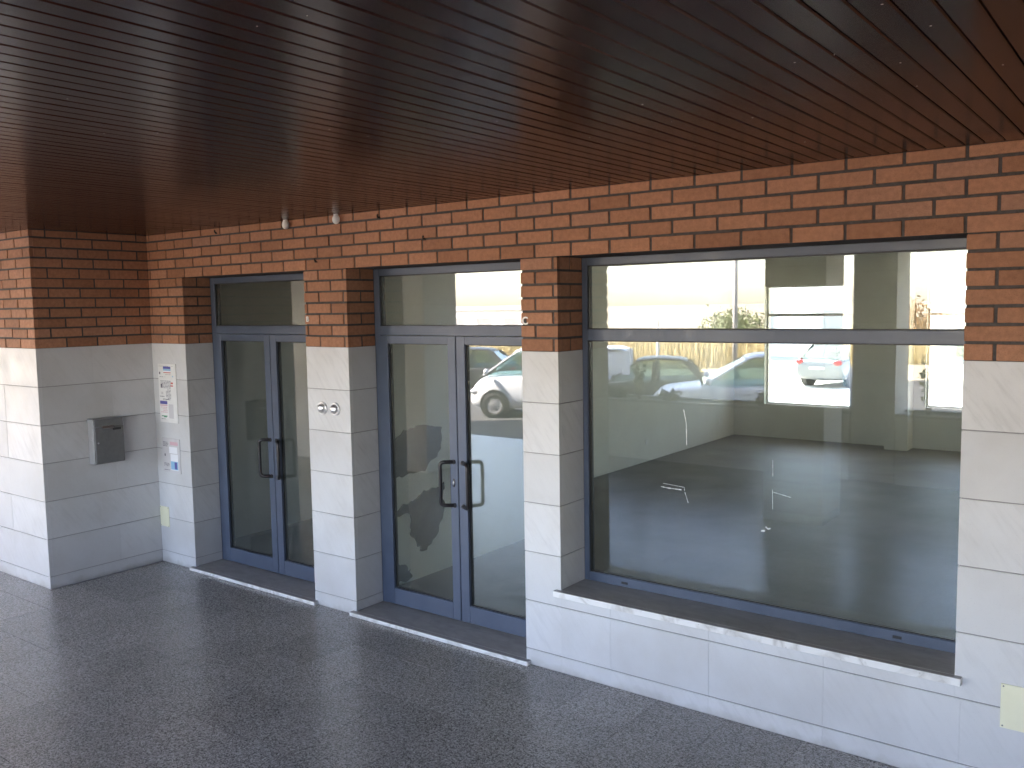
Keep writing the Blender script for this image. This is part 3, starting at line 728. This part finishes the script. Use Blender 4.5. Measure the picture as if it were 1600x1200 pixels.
    bm = bmesh.new(); prism(bm, [(rear[1]+.02, -y0, belt+.02), (rear[1]+.02, y0, belt+.02), (rear[0]-.02, y1, zt), (rear[0]-.02, -y1, zt)], (1, 0, -1), .006); link('rear_window', finish(bm, 'rear_window', M['autoglass'] if not van else paint), o)
    boxes('bumper_grille', [(nose-.035, nose+.012, -hw*.5, hw*.5, .38, .50)], M['black'], o)
    boxes('number_plate', [(nose+.0125, nose+.018, -.26, .26, .40, .47)], M['paper'], o); boxes('number_plate', [(tailx-.012, tailx-.006, -.26, .26, .60, .68)], M['paper'], o)
    for s in (1, -1):
        boxes('seat', [(-.35, .15, s*.38-.24, s*.38+.24, .45, .70), (-.48, -.34, s*.38-.24, s*.38+.24, .60, belt+.18), (-.46, -.36, s*.38-.12, s*.38+.12, belt+.19, belt+.36)], M['seat'], o, bev=.02)
    return o
# van: front right wheel stands at this spot
vw = Vector((-9.12, -12.65, 0)); hwv = .92
c = vw-RT*hwv-H*1.42
car('delivery_van', 'white panel van parked along the street behind the columns', M['carwhite'], (c.x, c.y), H, L=4.25, Wd=1.84, height=1.74, belt=1.10, hood=1.06, ws=(1.72, .88), rear=(-1.85, -1.98), wheel_x=(1.42, -1.25), wr=.32, van=True)
hc = Vector((-6.25, -14.95, 0))
car('parked_car', 'dark grey hatchback with see-through windows parked nose to the van', M['cardark'], (hc.x, hc.y), H, L=4.05, Wd=1.74, height=1.47, belt=.94, hood=.88, ws=(.72, .05), rear=(-1.15, -1.72))
wc = Vector((-2.6, -13.2, 0))
car('parked_car', 'white people carrier parked behind the dark hatchback', M['carwhite'], (wc.x, wc.y), H, L=4.4, Wd=1.80, height=1.72, belt=1.13, hood=1.08, ws=(1.05, .15), rear=(-1.7, -2.0), wheel_x=(1.45, -1.3), wr=.33)
car('parked_car', 'dark grey car parked beyond the van on the far side', M['cardark'], (-14.2, -17.2), H, L=4.2)
car('parked_car', 'grey hatchback parked tail on behind the building', M['cargrey'], (-4.3, 26.5), Vector((.22, .975, 0)).normalized(), L=4.1)
car('parked_car', 'white car parked next to the grey hatchback behind the building', M['carwhite'], (-9.5, 25.0), Vector((-.6, -.8, 0)).normalized(), L=4.2)

# ------------------------------------------------------------ far side of the street
def tree(name, label, base, h, rx, rz_, leafm, nclump=60, per=60, trunk_r=.14, group='trees across the street', cz=.62, ls=.13):
    o = thing(name, label, 'tree', group, loc=base); bt = bmesh.new(); bl = bmesh.new()
    top = Vector((random.uniform(-.2, .2), random.uniform(-.2, .2), h*cz))
    tube(bt, [(0, 0, -.1), tuple(top*.5+rv()*.08), tuple(top)], [trunk_r, trunk_r*.75, trunk_r*.4], 8)
    cen = []
    for q in range(nclump):
        d = rv(); rr = random.uniform(.35, 1)**.6; c = Vector((d.x*rx*rr, d.y*rx*rr, h*cz+d.z*rz_*rr)); cen.append(c)
        if q % 5 == 0: tube(bt, [tuple(top*random.uniform(.5, .95)), tuple(top.lerp(c, .5)+rv()*.1), tuple(c)], [trunk_r*.35, trunk_r*.22, .01], 6)
        sp = rx*.24
        for k in range(per): leaf_quad(bl, c+Vector((random.gauss(0, sp), random.gauss(0, sp), random.gauss(0, sp*.7))), random.uniform(.6, 1.3)*ls, rv())
    link('trunk', finish(bt, 'trunk', M['bark'], True), o); link('crown', finish(bl, 'crown', leafm), o)
tree('tree', 'rounded olive green tree beside the tall lamp post', (-15.5, -42.8, -2.0), 3.9, 1.75, 1.25, M['leaf'], 60, 70, ls=.11)
tree('tree', 'bare rust brown tree beyond the outer column', (-6.0, -43.4, -2.0), 4.3, 1.3, 1.3, M['leaf2'], 50, 50, ls=.10)
tree('tree', 'yellow green bush opposite the shop window', (-2.0, -34.2, -1.0), 2.3, .9, .9, M['leaf3'], 40, 60, ls=.08)
def post(name, label, x, y, z0, h, r, arm):
    o = thing(name, label, 'post', loc=(x, y, z0)); b = bmesh.new(); tube(b, [(0, 0, 0), (0, 0, h*.5), (0, 0, h)], [r, r*.85, r*.65], 14); link('shaft', finish(b, 'shaft', M['concrete'], True), o)
    b = bmesh.new(); lathe(b, [(r*1.9, 0), (r*1.9, .12), (r*1.3, .3), (r, .32)], (0, 0, 0), (0, 0, 1), 14); link('base', finish(b, 'base', M['concrete']), o)
    if arm:
        b = bmesh.new(); tube(b, [(0, 0, h-.05), (.3, .2, h+.25), (1.2, .8, h+.35)], .04, 8); link('arm', finish(b, 'arm', M['steel'], True), o)
        b = bmesh.new(); add_box(b, 1.0, 1.6, .62, .95, h+.30, h+.42, .03); link('lamp_head', finish(b, 'lamp_head', M['boxside']), o)
post('lamp_post', 'tall pale lamp post standing among the dry grass', -8.3, -25.75, STREET, 7.5, .10, True)
post('marker_post', 'short pale post at the edge of the dry grass', -10.6, -24.2, STREET, 2.2, .075, False)
def grass():
    bm = bmesh.new(); s = Vector((H.x, H.y, 0)); nrm = Vector((-RT.x, -RT.y, 0)); c0 = Vector((-13.9, -28.9, STREET))
    for q in range(15000):
        t = random.uniform(-24, 22); d = random.uniform(0, 5)**1.0; p = c0+s*t+nrm*d; p.z = STREET-.02
        n = noise.noise(Vector((p.x*.35, p.y*.35, 0)))
        hh = max(.35, 1.25+.5*n+random.gauss(0, .18)); wv = random.uniform(.012, .03); a = random.uniform(0, 3.14); dx = Vector((math.cos(a), math.sin(a), 0))*wv
        lean = Vector((random.gauss(0, .12), random.gauss(0, .12), 0))
        bm.faces.new([bm.verts.new(p-dx), bm.verts.new(p+dx), bm.verts.new(p+lean+dx*.3+Vector((0, 0, hh))), bm.verts.new(p+lean-dx*.3+Vector((0, 0, hh)))])
    o = link('dry_grass', finish(bm, 'dry_grass', M['straw']), kind='stuff'); return tag(o, 'tall dry yellow grass along the far side of the street', 'grass')
grass()
def house(name, label, x0, x1, y0, y1, z0, h, wins, face, flat=False):
    o = thing(name, label, 'building', loc=((x0+x1)/2, (y0+y1)/2, z0)); wx, wy = (x1-x0)/2, (y1-y0)/2
    boxes('wall', [(-wx, wx, -wy, wy, 0, h)], M['render'], o)
    bm = bmesh.new(); e = .35
    if flat: add_box(bm, -wx-.1, wx+.1, -wy-.1, wy+.1, h+.001, h+.25)
    v = [] if flat else [bm.verts.new(p) for p in ((-wx-e, -wy-e, h+.001), (wx+e, -wy-e, h+.001), (wx+e, wy+e, h+.001), (-wx-e, wy+e, h+.001), (-wx*.5, 0, h+1.3), (wx*.5, 0, h+1.3))]
    for q in () if flat else ((0, 1, 5, 4), (1, 2, 5), (2, 3, 4, 5), (3, 0, 4), (3, 2, 1, 0)): bm.faces.new([v[i] for i in q])
    link('roof', finish(bm, 'roof', M['render' if flat else 'tilered']), o)
    for (xa, xb, za, zb) in wins:
        ys = wy if face > 0 else -wy
        a, b = sorted((ys-face*.02, ys+face*.03)); f = boxes('window', [(xa-.08, xa, a, b, za-.08, zb+.08), (xb, xb+.08, a, b, za-.08, zb+.08), (xa+.0005, xb-.0005, a, b, zb, zb+.08), (xa+.0005, xb-.0005, a, b, za-.08, za)], M['concrete'], o)
        a, b = sorted((ys-face*.015, ys+face*.012)); boxes('pane', [(xa+.001, xb-.001, a, b, za+.001, zb-.001)], M['boxside'], f)
house('white_house', 'flat roofed white house far across the street', -38, -29.5, -52, -43, -2.4, 4.3, [(-3, -1.8, 2.6, 3.7), (-.6, .6, 2.6, 3.7), (1.8, 3.0, 2.6, 3.7)], 1, True)
house('white_house', 'long white house behind the rear car park', -22, 6, 40, 50, -.9, 5.2, [(-6, -4, 1.2, 2.6), (-1.5, 1.5, 1.2, 2.6), (4.5, 6.0, .4, 2.6), (8, 10, 1.2, 2.6)], -1)
